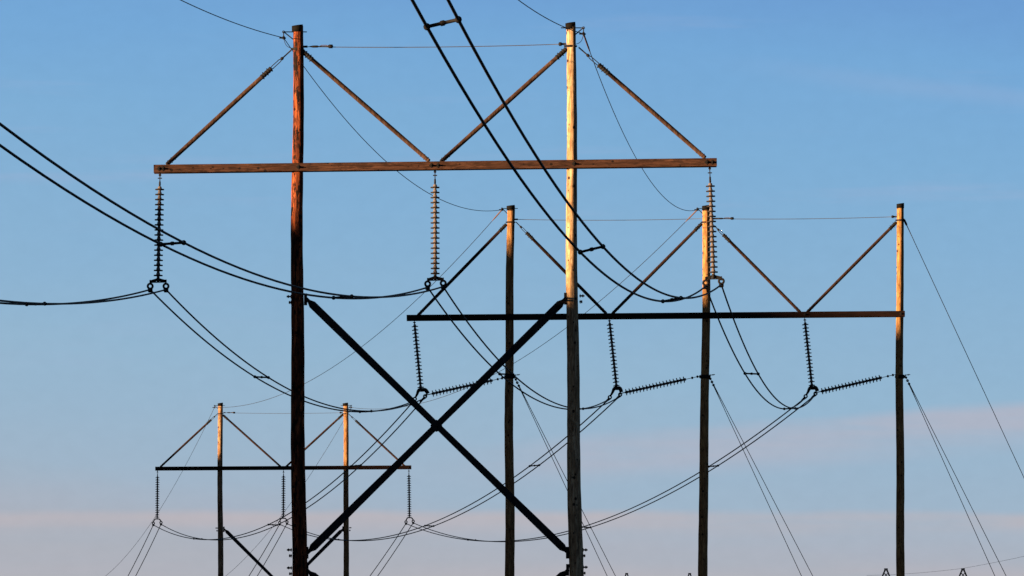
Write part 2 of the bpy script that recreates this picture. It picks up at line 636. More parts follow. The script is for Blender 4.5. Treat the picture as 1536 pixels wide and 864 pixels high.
def fitting(parent, p, q, r, name='brace_fitting'):
    """lumpy steel end fitting clamped round a brace end"""
    p, q = Vector(p), Vector(q)
    mb = MB()
    L_ = (q - p).length
    d = (q - p).normalized()
    n = 5
    prof = [(0, r * 0.5)]
    for i in range(n):
        x0 = L_ * i / n
        prof += [(x0 + 0.015, r * 1.06), (x0 + L_ / n * 0.38, r * 1.20), (x0 + L_ / n * 0.62, r * 1.20), (x0 + L_ / n - 0.01, r * 1.04)]
    prof += [(L_, r * 0.9)]
    mb.lathe(p, d, prof, 10)
    s, u = frame(d)
    for i in range(n):
        c = p + d * (L_ * (i + 0.5) / n)
        sd = 1 if i % 2 else -1
        mb.tube([c - Vector((0, 0, 0)) , c + u * sd * (r * 1.45)], r * 0.25, 6)
    return part(mb, name, M['steel'], parent)


def diag_brace(parent, pole_pt, arm_pt, mat, link=0.0, r=0.064, fit_lo=0.30, fit_hi=0.38):
    """timber brace from the arm up to a pole top; link = length of the wire link at the pole end"""
    a, b = Vector(pole_pt), Vector(arm_pt)
    d = (b - a).normalized()
    top = a + d * link
    mb = MB()
    mb.tube([top.lerp(b, t) for t in (0, 0.25, 0.5, 0.75, 1)], [r * 0.95, r * 1.04, r * 1.08, r * 1.04, r * 0.95], 10)
    # material grain runs along local Z: give the part its own axis
    br = part(mb, 'diagonal_brace', mat, parent, top)
    fitting(br, top - d * 0.03, top + d * fit_hi, r)
    fitting(br, b - d * fit_lo, b + d * 0.03, r * 0.8)
    if link > 0:
        lk = MB()
        s, u = frame(d)
        mid = a + d * link * 0.45
        lk.tube([a, mid], 0.022, 6)
        lk.lathe(mid - d * 0.05, d, [(0, 0.02), (0.03, 0.045), (0.08, 0.045), (0.11, 0.02)], 8)
        lk.tube([mid, mid + d * link * 0.12 + u * 0.035, top - d * 0.05 + u * 0.035, top], 0.014, 6)
        lk.tube([mid, mid + d * link * 0.12 - u * 0.035, top - d * 0.05 - u * 0.035, top], 0.014, 6)
        part(lk, 'wire_link', M['steel'], br)
    return br


def x_brace(parent, p, q, w, off, mat, th=0.10):
    o = Vector((0, off, 0))
    mb = MB()
    p, q = Vector(p) + o, Vector(q) + o
    d = (q - p).normalized()
    up = Vector((0, 1, 0)).cross(d).normalized()
    sv = Vector((0, 1, 0))
    L_ = (q - p).length
    st = [(0.08, 0.40), (0.22, 0.92), (1.2, 0.92), (L_ * 0.30, 0.82), (L_ * 0.5, 0.74), (L_ * 0.70, 0.82), (L_ - 1.2, 0.92), (L_ - 0.22, 0.92), (L_ - 0.08, 0.40)]
    n = 8
    for (x, k) in st:
        a_, b_ = th / 2, w / 2 * k
        e_ = 0.012
        for (x2, y2) in ((-a_ + e_, -b_), (a_ - e_, -b_), (a_, -b_ + e_), (a_, b_ - e_), (a_ - e_, b_), (-a_ + e_, b_), (-a_, b_ - e_), (-a_, -b_ + e_)):
            mb.v.append(p + d * x + sv * x2 + up * y2)
    for i in range(len(st) - 1):
        for k in range(n):
            mb.face((i * n + k, i * n + (k + 1) % n, (i + 1) * n + (k + 1) % n, (i + 1) * n + k), 0, False)
    mb.face(reversed(range(0, n)), 0, False)
    mb.face(range((len(st) - 1) * n, len(st) * n), 0, False)
    br = part(mb, 'cross_brace', mat, parent, p)
    for e, s in ((p, 1), (q, -1)):
        m2 = MB()
        m2.bar(e - d * s * 0.02, e + d * s * 0.36, th + 0.03, w * 0.42, Vector((0, 1, 0)).cross(d), bev=0.01)
        for t in (0.2, 0.32):
            m2.tube([e + d * s * t + Vector((0, -th * .5 - .05, 0)), e + d * s * t + Vector((0, th * .5 + .05, 0))], 0.022, 6)
        part(m2, 'end_fitting', M['steel'], br)
    return br


def x_joint(parent, c, w):
    mb = MB()
    mb.lathe(Vector(c) + Vector((0, -0.17, 0)), (0, 1, 0), [(0, w * 0.64), (0.02, w * 0.70), (0.32, w * 0.70), (0.34, w * 0.64)], 8)
    mb.tube([Vector(c) + Vector((0, -0.25, 0)), Vector(c) + Vector((0, 0.25, 0))], 0.03, 8)
    for f in range(len(mb.sm)):
        mb.sm[f] = False
    return part(mb, 'brace_joint', M['x_wood'], parent)


def band(parent, c, r, h=0.16):
    """steel clamp band round a pole"""
    mb = MB()
    mb.lathe(Vector(c) + Vector((0, 0, h / 2)), (0, 0, -1), [(0, r * 0.94), (0.004, r * 1.02), (h - 0.004, r * 1.02), (h, r * 0.94)], 20)
    for s in (-1, 1):
        mb.bar(Vector(c) + Vector((s * r * 1.0, 0, 0)), Vector(c) + Vector((s * (r + 0.045), 0, 0)), 0.07, h * 0.7)
    return part(mb, 'clamp_band', M['steel'], parent)


def tie_wire(parent, a, b, turn=None, ends=(0.25, 0.25)):
    a, b = Vector(a), Vector(b)
    d = (b - a).normalized()
    mb = MB()
    n = 14
    mb.tube([a.lerp(b, i / n) - Vector((0, 0, 0.05 * 4 * (i / n) * (1 - i / n))) for i in range(n + 1)], 0.011, 5)
    t = part(mb, 'tie_wire', M['tie'], parent)
    if ends[0] > 0:
        e = MB()
        e.tube([a, a + d * ends[0]], 0.032, 8)
        part(e, 'eye_bolt', M['steel'], t)
    if ends[1] > 0:
        e = MB()
        e.tube([b, b - d * ends[1]], 0.032, 8)
        e.lathe(b - d * (ends[1] + 0.06), d, [(0, 0.015), (0.02, 0.055), (0.09, 0.055), (0.11, 0.02)], 8)
        part(e, 'eye_bolt', M['steel'], t)
    if turn:
        k = MB()
        x0, x1 = turn
        k.lathe(a + d * x0, d, [(0, 0.012), (0.1, 0.032), (0.22, 0.032), (0.27, 0.014), (x1 - x0 - 0.16, 0.016), (x1 - x0 - 0.12, 0.055), (x1 - x0 - 0.02, 0.055), (x1 - x0, 0.012)], 8)
        part(k, 'turnbuckle', M['steel'], t)
        s, u = frame(d)
        l2 = MB()
        l2.tube([a + d * (x0 + 0.27), a + d * (x0 + .35) + u * 0.035, a + d * (x1 - 0.2) + u * 0.035, a + d * (x1 - 0.12)], 0.010, 5)
        part(l2, 'wire_loop', M['grip'], t)
    return t


def shield_bracket(parent, top, side, py_off=0.17, reach=0.29, r_top=0.13, loop=True, drop=0.17, back=0.14):
    """thin bracket near the pole top; the overhead ground wire hangs from its tip"""
    z = top.z - py_off
    root = Vector((top.x - side * (r_top + back), top.y, z))
    tip = Vector((top.x + side * (r_top + reach), top.y, z))
    mb = MB()
    mb.tube([root, tip], 0.016, 6)
    mb.tube([Vector((top.x + side * r_top * 0.85, root.y, z - 0.22)), tip - Vector((side * 0.02, 0, 0.01))], 0.018, 6)
    mb.ring(tip, (0, 1, 0), 0.030, 0.012, 12, 6)
    br = part(mb, 'ground_wire_bracket', M['steel'], parent)
    cl = MB()
    a = tip - Vector((0, 0, drop))
    cl.tube([tip, a], 0.014, 6)
    cl.lathe(a + Vector((0, 0, 0.06)), (0, 0, -1), [(0, 0.012), (0.03, 0.038), (0.085, 0.042), (0.11, 0.02)], 8)
    cl.bar(a + Vector((-0.12, -0.02, 0.0)), a + Vector((0.06, 0.02, -0.01)), 0.05, 0.045, bev=0.01)
    part(cl, 'wire_clamp', M['steel'], br)
    if loop:
        lp = MB()
        e = Vector((top.x + side * r_top * 0.95, top.y - 0.03, z - 0.48))
        pts = []
        for i in range(11):
            t = i / 10
            p = a.lerp(e, t) + Vector((side * 0.05 * math.sin(math.pi * t), 0, -0.07 * math.sin(math.pi * t)))
            pts.append(p)
        lp.tube(pts, 0.009, 5)
        part(lp, 'bonding_wire', M['shield'], br)
    return a


def h_frame(name, Y, label, poles, arm, mats, braces, tie, arm_bolts, group):
    """poles: [(xt,yt,xb,yb,rt,rb,mat)]"""
    c = P(0.5 * (arm[0] + arm[2]), 0, Y)
    root = thing(name, (c.x, Y, 0), label, 'power pole', group)
    info = []
    for i, (xt, yt, xb, yb, rt, rb, mt) in enumerate(poles):
        info.append(make_pole(root, xt, yt, xb, yb, Y, rt, rb, M[mt], int(Y) + i))
    A = P(arm[0], arm[1], Y); B = P(arm[2], arm[3], Y)
    crossarm(root, A, B, M[mats[0]], info, Y, bolts=[P(x, 0, Y).x for x in arm_bolts])
    for (x0, y0, x1, y1, link) in braces:
        diag_brace(root, P(x0, y0, Y), P(x1, y1, Y), M[mats[1]], link)
    for (x0, y0, x1, y1, turn, ends) in tie:
        tie_wire(root, P(x0, y0, Y), P(x1, y1, Y), turn, ends)
    return root, info


GF = 'timber pole frames carrying the power line'
f1, p1 = h_frame('pole_frame', Y1, 'nearest, largest two-pole timber frame with a big dark X brace between its poles',
    [(446, 39, 448.5, 864, 0.145, 0.225, 'red_pole'), (855.5, 35, 863.5, 864, 0.130, 0.215, 'tan_pole')],
    (231, 254, 1075, 244), ('arm_wood', 'brace_wood'),
    [(437, 75, 251, 246, 0.80), (454, 77, 643, 241, 0.0), (849, 74, 662, 242, 0.0), (868, 71, 1057, 236, 0.78)],
    [(454, 70, 849, 66, (0.20, 0.88), (0.14, 0.16))],
    (239, 245, 448, 647, 657, 861, 1060, 1068), GF)
f2, p2 = h_frame('pole_frame', Y2, 'middle-distance timber frame on three poles with sideways insulator strings',
    [(766, 309, 763.5, 864, 0.150, 0.205, 'amber_pole'), (1059, 309, 1055.5, 864, 0.150, 0.205, 'amber_pole_b'), (1350.5, 306, 1350, 864, 0.140, 0.180, 'amber_pole_b')],
    (610, 477, 1357, 471), ('arm_shaded', 'brace_dark'),
    [(759, 337, 627, 473, 0.0), (774, 333, 909, 470, 0.62), (1052, 336, 919, 470, 0.0), (1071, 338, 1200, 468, 0.55), (1344, 334, 1211, 468, 0.0)],
    [(771, 329, 1053, 328, None, (0.16, 0.0)), (1064, 328, 1345, 325, (0.30, 1.0), (0.5, 0.16))],
    (622, 765, 914, 1058, 1207, 1351), GF)
f3, p3 = h_frame('pole_frame', Y3, 'smallest and farthest two-pole timber frame, low at the left of the view',
    [(330.5, 605, 331, 864, 0.150, 0.190, 'far_pole'), (518, 605, 520, 864, 0.150, 0.190, 'amber_pole')],
    (233, 703, 617, 701), ('arm_shaded', 'brace_dark'),
    [(326, 621, 241, 700, 0.55), (335, 623, 421, 700, 0.0), (514, 622, 429, 700, 0.0), (523, 621, 608, 700, 0.62)],
    [(335, 619, 514, 619, (0.2, 0.75), (0.14, 0.14))],
    (236, 331, 425, 519, 613), GF)


# X braces of the two-pole frames
def x_bay(root, info, Y, zt, zb, w, mat):
    (pl, tl, dl), (pr, tr, dr) = info[0], info[1]
    a = pole_x(tl, dl, zt); b = pole_x(tr, dr, zb)
    c = pole_x(tr, dr, zt + 0.02); e = pole_x(tl, dl, zb)
    rl, rr = 0.20, 0.20
    x_brace(root, a + Vector((rl + .05, 0, 0)), b - Vector((rr + .02, 0, 0)), w, -0.075, mat)
    x_brace(root, c - Vector((rr + .02, 0, 0)), e + Vector((rl + .05, 0, 0)), w, 0.075, mat)
    x_joint(root, (a + b + c + e) / 4, w)
    for q, d, s in ((a, dl, 1), (e, dl, 1), (c, dr, -1), (b, dr, -1)):
        rad = 0.155 + 0.004 * max(0, (23.5 - q.z)) if q.z > 12 else 0.205
        pl_ = MB()
        pl_.bar(q + Vector((s * rad * .9, 0, 0)), q + Vector((s * (rad + .07), 0, 0)), 0.16, 0.34, bev=0.01)
        part(pl_, 'pole_gain_plate', M['steel'], root)
        for dz_ in (0.08, -0.09):
            bolt(root, q + Vector((-s * rad * 0.97, 0, dz_)), (-s, 0, 0), 0.15 if dz_ > 0 else 0.09, 0.024)


for root, info, Y, y_top, y_bot, y_bot2 in ((f1, p1, Y1, 449, 829, 1215), (f3, p3, Y3, 794, 972, 1140)):
    zt, zb = P(0, y_top, Y).z, P(0, y_bot, Y).z
    zc, ze = P(0, y_bot + 27 * Y1 / Y, Y).z, P(0, y_bot2, Y).z
    x_bay(root, info, Y, zt, zb, 0.245, M['x_wood'])
    x_bay(root, info, Y, zc, ze, 0.245, M['x_wood'])

# clamp bands at the pole tops
for root, info, rt in ((f1, p1, 0.142), (f2, p2, 0.155), (f3, p3, 0.155)):
    for (po, top, d) in info:
        c = pole_x(top, d, top.z - 0.66)
        band(root, c, rt, 0.07)

# ground wire brackets: where the overhead ground wires hang
s1L = shield_bracket(f1, p1[0][1], -1, 0.17, 0.26, 0.135)
s1R = shield_bracket(f1, p1[1][1], 1, 0.13, 0.25, 0.130)
s2L = shield_bracket(f2, p2[0][1], -1, 0.10, 0.20, 0.15, drop=0.05, loop=False)
s2R = shield_bracket(f2, p2[1][1], -1, 0.10, 0.20, 0.15, drop=0.05, loop=False)
s3L = shield_bracket(f3, p3[0][1], -1, 0.14, 0.22, 0.15, drop=0.12, loop=False)
s3R = shield_bracket(f3, p3[1][1], 1, 0.14, 0.22, 0.15, drop=0.12)


# ------------------------------------------------------------------ insulator strings
def disc_mesh():
    """one suspension disc hanging along -Z from its origin, 146 mm high"""
    mb = MB()
    prof = [(0, 0.020), (0.004, 0.042), (0.030, 0.054), (0.066, 0.060), (0.068, 0.064),
            (0.072, 0.100), (0.076, 0.124), (0.084, 0.131), (0.112, 0.129),
            (0.101, 0.104), (0.110, 0.092), (0.100, 0.074), (0.108, 0.056), (0.098, 0.044), (0.112, 0.044), (0.148, 0.040)]
    mis = [0, 0, 0, 0, 0, 0, 1, 1, 1, 1, 1, 1, 1, 0, 0]  # rim and underside painted dark as shade, so the stems look lit
    mb.lathe((0, 0, 0), (0, 0, -1), prof, 20, mis)
    ob = mb.build('disc', [M['porcelain'], M['disc_rim_shade']])
    return ob


DISC = None
NDISC = 18
PITCH = 0.146


def add_discs(root, start, d, n=NDISC, pitch=PITCH):
    global DISC
    rot = Vector((0, 0, -1)).rotation_difference(d.normalized())
    for i in range(n):
        if DISC is None:
            ob = disc_mesh(); DISC = ob
        else:
            ob = DISC.copy(); col.objects.link(ob)
        ob.parent = root
        ob.location = start + d * (pitch * i) - world_loc(root)
        ob.rotation_euler = rot.to_euler()
    return start + d * (pitch * n)


def hanger(root, a, b):
    mb = MB()
    d = (b - a).normalized()
    L_ = (b - a).length
    mb.tube([a + d * -0.05, b], 0.014, 6)
    mb.ring(a + d * 0.05, (0, 1, 0), 0.028, 0.012, 12, 6)
    mb.bar(a + d * (L_ * 0.38) + Vector((-.06, 0, 0)), a + d * (L_ * 0.38) + Vector((.06, 0, 0)), 0.03, 0.03)
    mb.lathe(a + d * (L_ * 0.6), d, [(0, 0.014), (0.02, 0.026), (L_ * 0.4 - 0.03, 0.030), (L_ * .4, 0.018)], 8)
    part(mb, 'hanger_link', M['steel'], root)


def susp_clamp(root, c, ang=0.0, s=1.15):
    """ring-shaped clamp with the boat-shaped wire seat under it"""
    mb = MB()
    c = Vector(c)
    mb.ring(c + Vector((0, 0, 0.02 * s)), (0, 1, 0), 0.062 * s, 0.028 * s, 16, 8)
    rot = Matrix.Rotation(ang, 3, 'Y')
    ax = rot @ Vector((0, 1, -0.1))
    mb.bar(c + Vector((0, -0.16, -0.075 * s)), c + Vector((0, 0.16, -0.085 * s)), 0.115 * s, 0.105 * s, bev=0.02, taper=0.6, tl=0.07)
    mb.tube([c + Vector((-0.06 * s, 0, -0.07 * s)), c + Vector((0.06 * s, 0, -0.07 * s))], 0.022 * s, 6)
    return part(mb, 'suspension_clamp', M['steel'], root)


GI = 'strings of ribbed porcelain discs hanging from the crossarms'


def string_one(top, last, clampL, clampR, label):
    """front frame: hanging string with a triangular yoke plate and two clamps"""
    root = thing('insulator_string', top, label, 'insulator', GI)
    d = (last - top).normalized()
    body = NDISC * PITCH
    L_ = (last - top).length
    st = top + d * (L_ - body)
    hanger(root, top, st)
    e = add_discs(root, st, d)
    mb = MB()
    apex = e
    l = Vector((clampL.x, top.y, apex.z - 0.125)); r = Vector((clampR.x, top.y, apex.z - 0.115))
    up = Vector((0, 0, 1))
    mb.lathe(apex + Vector((0, 0, 0.03)), (0, 0, -1), [(0, 0.02), (0.05, 0.05), (0.13, 0.06), (0.16, 0.03)], 8)
    for q in (l, r):
        mb.bar(apex - Vector((0, 0, 0.055)), q, 0.03, 0.075, up)
        mb.bar(Vector((apex.x, apex.y, (l.z + r.z) / 2 - 0.02)), q - Vector((0, 0, 0.02)), 0.026, 0.035, up)
        mb.bar(q + Vector((0, 0, 0.05)), q - Vector((0, 0, 0.07)), 0.04, 0.055)
        mid = (apex + q) / 2
        mb.bar(mid + Vector((0, 0.001, 0.0)), Vector((mid.x * 0.6 + apex.x * 0.4, mid.y, l.z - 0.0)), 0.024, 0.05, up)
    part(mb, 'yoke_plate', M['steel'], root)
    for c in (clampL, clampR):
        susp_clamp(root, c)
    return root


def arch(pts, r0, n=8):
    """smooth tube through points"""
    out = []
    P_ = [Vector(p) for p in pts]
    for i in range(len(P_) - 1):
        p0 = P_[max(i - 1, 0)]; p1_ = P_[i]; p2_ = P_[i + 1]; p3_ = P_[min(i + 2, len(P_) - 1)]
        for k in range(5):
            t = k / 5
            out.append(0.5 * ((2 * p1_) + (p2_ - p0) * t + (2 * p0 - 5 * p1_ + 4 * p2_ - p3_) * t * t + (3 * p1_ - p0 - 3 * p2_ + p3_) * t ** 3))
    out.append(P_[-1])
    return out


def string_three(top, last, cl, cr, label):
    root = thing('insulator_string', top, label, 'insulator', GI)
    d = (last - top).normalized()
    L_ = (last - top).length
    st = top + d * (L_ - NDISC * PITCH)
    hanger(root, top, st)
    e = add_discs(root, st, d)
    mb = MB()
    mb.tube([e + Vector((0, 0, 0.03)), e - Vector((0, 0, 0.06))], 0.022, 8)
    a = e - Vector((0, 0, 0.06))
    pts = arch([cl + Vector((0.0, 0, 0.06)), cl + Vector((0.01, 0, 0.13)), Vector(((cl.x * 0.55 + e.x * 0.45), e.y, a.z - 0.015)), a,
                Vector(((cr.x * 0.55 + e.x * 0.45), e.y, a.z - 0.015)), cr + Vector((-0.01, 0, 0.13)), cr + Vector((0, 0, 0.06))], 0.03)
    mb.tube(pts, 0.036, 8)
    part(mb, 'yoke_plate', M['steel'], root)
    for c in (cl, cr):
        susp_clamp(root, c)
    return root


GT = 'sideways strings of discs pulling the wires towards the three poles'


def string_two(top, ya, cl, cr, tens_a, tens_b, lab_v, lab_t):
    """middle frame: hanging string + curved yoke, and a sideways string back to the pole"""
    root = thing('insulator_string', top, lab_v, 'insulator', GI)
    d = (ya - top).normalized()
    L_ = (ya - top).length
    st = top + d * (L_ - NDISC * PITCH)
    hanger(root, top, st)
    e = add_discs(root, st, d)
    mb = MB()
    y = top.y
    pts = arch([cl + Vector((0.03, 0, 0.06)), cl.lerp(e, 0.42) + Vector((0.0, 0, 0.03)), cl.lerp(e, 0.80) + Vector((-0.03, 0, 0.02)), e + Vector((0.05, 0, -0.05)),
                e.lerp(tens_a, 0.45) + Vector((0.03, 0, 0.05)), tens_a + Vector((-0.05, 0, 0.03))], 0.05)
    n = len(pts)
    mb.tube(pts, [0.030 + 0.048 * min(1, i / (n * 0.45)) for i in range(n)], 8)
    mb.tube([e + Vector((0, 0, .06)), e + Vector((.03, 0, -.06))], 0.03, 8)
    mb.tube([tens_a + Vector((-0.12, 0, 0.0)), cr + Vector((0.02, 0, 0.03))], 0.035, 8)
    part(mb, 'yoke_plate', M['steel'], root)
    for c in (cl, cr):
        m2 = MB()
        m2.ring(c + Vector((0.02, 0, 0.03)), (0, 1, 0), 0.062, 0.028, 16, 8)
        m2.tube([c + Vector((0.02, 0, -0.01)), c + Vector((-0.09, 0.02, -0.10)), c + Vector((-0.20, 0.05, -0.21))], [0.06, 0.045, 0.025], 8)
        part(m2, 'suspension_clamp', M['steel'], root)
    # sideways string
    t = thing('insulator_string', tens_a, lab_t, 'insulator', GT)
    d2 = (tens_b - tens_a).normalized()
    lk = MB()
    lk.tube([tens_a - d2 * 0.12, tens_a + d2 * 0.12], 0.022, 6)
    part(lk, 'yoke_link', M['steel'], t)
    # caps face the pole end: hang the discs from the pole side
    n_ = NDISC
    pitch = 0.141
    endp = tens_a + d2 * (0.10 + pitch * n_)
    add_discs(t, endp, -d2, n_, pitch)
    lk = MB()
    lk.tube([endp - d2 * 0.01, tens_b], 0.013, 6)
    for f in (0.42, 0.78):
        q = endp.lerp(tens_b, f)
        lk.lathe(q - d2 * 0.045, d2, [(0, 0.014), (0.02, 0.050), (0.07, 0.050), (0.09, 0.014)], 8)
    part(lk, 'tension_link', M['steel'], t)
    return root


cl1 = {'A': (P(225.3, 430.5, Y1), P(249, 430.5, Y1)), 'B': (P(641.5, 427, Y1), P(664.8, 426, Y1)), 'C': (P(1058.6, 425.5, Y1), P(1082, 423, Y1))}
string_one(P(240, 260, Y1), P(237.2, 416, Y1), *cl1['A'], 'insulator string under left end of the nearest crossarm, crossed by twin wires')
string_one(P(652.5, 255, Y1), P(652.8, 413, Y1), *cl1['B'], 'insulator string under the middle of the nearest crossarm, between its two poles')
string_one(P(1064.5, 250, Y1), P(1070.2, 411, Y1), *cl1['C'], 'insulator string under right end of the nearest crossarm, overlapping a sunlit pole top')
cl2 = {'A': (P(621.5, 599.5, Y2), P(637, 595.5, Y2)), 'B': (P(914, 597, Y2), P(929.5, 593, Y2)), 'C': (P(1207.7, 595.5, Y2), P(1222.5, 591.5, Y2))}
nm = {'A': 'left', 'B': 'middle', 'C': 'right'}
string_two(P(621.5, 482, Y2), P(631.2, 583, Y2), *cl2['A'], P(644, 591.5, Y2), P(757, 566.5, Y2),
           'leaning insulator string below the left end of the three-pole frame crossarm',
           'sideways insulator string tied to left pole of three-pole frame, crossed by X brace')
string_two(P(914, 479.5, Y2), P(924.8, 580.5, Y2), *cl2['B'], P(934, 589.5, Y2), P(1051, 564, Y2),
           'leaning insulator string below the middle of the three-pole frame crossarm',
           'sideways insulator string tied to the middle pole of the three-pole frame')
string_two(P(1207, 478, Y2), P(1218, 580, Y2), *cl2['C'], P(1228, 588, Y2), P(1344, 561.5, Y2),
           'leaning insulator string below the crossarm between middle and right poles of three-pole frame',
           'rightmost sideways insulator string, tied to the right pole of the three-pole frame')
cl3 = {'A': (P(230, 785.5, Y3), P(241.5, 784.5, Y3)), 'B': (P(419.5, 784.5, Y3), P(430.5, 783.5, Y3)), 'C': (P(609, 783.5, Y3), P(619.8, 782.5, Y3))}
string_three(P(236.3, 706, Y3), P(235.8, 777, Y3), *cl3['A'], 'small insulator string under the left end of the farthest crossarm')
string_three(P(425.3, 706, Y3), P(425, 776, Y3), *cl3['B'], 'small insulator string under middle of the farthest crossarm, left of thick pole')
string_three(P(613.3, 705, Y3), P(614.2, 775, Y3), *cl3['C'], 'small insulator string under the right end of the farthest crossarm')

# tension string attachments: clamp bands with bolts and guy links on the three poles
for i, (po, top, d) in enumerate(p2):
    c = pole_x(top, d, P(0, 565, Y2).z)
    band(f2, c, 0.190 if i < 2 else 0.168, 0.16)
    bolt(f2, c + Vector((0.19, 0, 0.06)), (1, 0, 0.12), 0.22, 0.016)


# ------------------------------------------------------------------ wires
def span_x(A, B, px):
    """depth at which the straight run A-B (seen from above) crosses photo column px"""
    m = (B.x - A.x) / (B.y - A.y)
    k = (px - CX) / F
    Y = (A.x - m * A.y) / (k - m)
    return Y


def fit_sag(A, B, pts=(), ypts=()):
    """sag of the parabola from A to B that best meets the observed points"""
    num = den = 0
    for (px, py) in pts:
        Y = span_x(A, B, px)
        ypts = tuple(ypts) + ((Y, py),)
    for (Y, py) in ypts:
        f = (Y - A.y) / (B.y - A.y)
        z = CAMZ + (HOR - py) / F * Y
        w_ = 4 * f * (1 - f)
        res = (A.z + (B.z - A.z) * f) - z
        num += w_ * res; den += w_ * w_
    return num / den


def sag_pts(A, B, S, n=48):
    out = []
    for i in range(n + 1):
        f = i / n
        p = A.lerp(B, f)
        p.z -= 4 * S * f * (1 - f)
        out.append(p)
    return out


def at_y(pts, Y):
    for a, b in zip(pts, pts[1:]):
        if (a.y - Y) * (b.y - Y) <= 0 and a.y != b.y:
            return a.lerp(b, (Y - a.y) / (b.y - a.y))
    return pts[0]


CR = 0.025


def bundle(label, group, left, right, spacer_ys, r=CR):
    A = left[0]
    root = thing('twin_conductor', A, label, 'power line', group)
    for pts in (left, right):
        mb = MB(); mb.tube(pts, r, 8)
        part(mb, 'wire', M['conductor'], root)
    for Y in spacer_ys:
        a, b = at_y(left, Y), at_y(right, Y)
        mb = MB()
        d = (b - a).normalized()
        mb.tube([a, b], 0.026, 8)
        mid = (a + b) / 2
        mb.lathe(mid - d * 0.04, d, [(0, 0.026), (0.015, 0.040), (0.065, 0.040), (0.08, 0.026)], 8)
        sp = part(mb, 'spacer', M['steel'], root, mid)
        for q in (a, b):
            c = MB()
            c.lathe(q - Vector((0, 0.06, 0)), (0, 1, 0), [(0, 0.030), (0.03, 0.052), (0.09, 0.052), (0.12, 0.030)], 10)
            part(c, 'spacer_clamp', M['steel'], sp)
    return root


seat = Vector((0, 0, -0.075))
lo = Vector((-0.13, 0.03, -0.14))
S2OFF = {0: Vector((0, 0, -0.04)), 1: Vector((0, 0, -0.04))}

# span from the unseen structure behind the camera to the front frame
near_obs = {
    'C': ([(142, 645, 42), (197, 862, 374), (249, 1000, 456)], [(142, 692, 31), (197, 896, 366), (249, 1027, 450.5)]),
    'B': ([(199, 232, 363), (249, 517, 453)], [(199, 266, 361), (249, 545, 450)]),
    'A': ([(249, 40, 456.5)], [(249, 67, 455.5)]),
}
GB = 'twin bundled conductors of the power line'
coef = {}
for ph in 'CBA':
    for side in (0, 1):
        A = cl1[ph][side] + seat
        rows_, bx, bz = [], [], []
        for (Y, px, py) in near_obs[ph][side]:
            q = P(px, py, Y); t = Y - A.y
            rows_.append(t); bx.append(q.x - A.x); bz.append(q.z - A.z)
        t = np.array(rows_); bx = np.array(bx); bz = np.array(bz)
        m = float((t * bx).sum() / (t * t).sum())
        if len(t) >= 3:
            s, c = np.linalg.lstsq(np.stack([t, t * t / 2], 1), bz, rcond=None)[0]
        else:
            c = coef[('C', side)][2]
            s = float((t * (bz - c * t * t / 2)).sum() / (t * t).sum())
        coef[(ph, side)] = (m, float(s), float(c))
        print('near', ph, side, coef[(ph, side)])


def near_pts(ph, side):
    A = cl1[ph][side] + seat
    m, s, c = coef[(ph, side)]
    out = []
    for i in range(91):
        t = -360 * (i / 90) ** 1.3
        out.append(A + Vector((m * t, t, s * t + c * t * t / 2)))
    return out


bundle('twin wires swooping from the left edge to the middle insulator of the nearest frame', GB, near_pts('B', 0), near_pts('B', 1), (142, 199, 249))
bundle('thickest twin wires dropping steeply from the top edge to the right insulator string', GB, near_pts('C', 0), near_pts('C', 1), (142, 197, 249))
bundle('short nearly level twin wires from the left edge to the leftmost large insulator', GB, near_pts('A', 0), near_pts('A', 1), (142, 199, 249))

# front frame -> three-pole frame
obs12 = {'A': ((326, 565), (375, 618)), 'B': ((326, 560.5), (375, 614.5)), 'C': ((326, 559.5), (375, 614))}
lab12 = {'A': 'twin wires from left insulator of the nearest frame to left insulator of three-pole frame',
         'B': 'twin wires from middle insulator of the nearest frame to middle insulator of three-pole frame',
         'C': 'twin wires hooking down from right insulator of nearest frame to right insulator beyond'}
obs23 = {'A': ((444, 699), (506.5, 788), (580, 807)), 'B': ((444, 699), (506.5, 791), (580, 806)), 'C': ((444, 702.5), (506.5, 792.5), (580, 806))}
lab23 = {'A': 'twin wires descending from three-pole frame to left insulator of the farthest frame',
         'B': 'twin wires descending from three-pole frame to middle insulator of the farthest frame',
         'C': 'twin wires descending from three-pole frame to right insulator of the farthest frame'}
lab34 = {'A': 'twin wires going down out of view from left insulator of the farthest frame',
         'B': 'twin wires going down out of view from middle insulator of the farthest frame',
         'C': 'twin wires going down out of view from right insulator of the farthest frame'}
end34 = {'A': ((192, 864), (203.5, 864)), 'B': ((373.5, 864), (386, 864)), 'C': ((555, 864), (566.5, 864))}
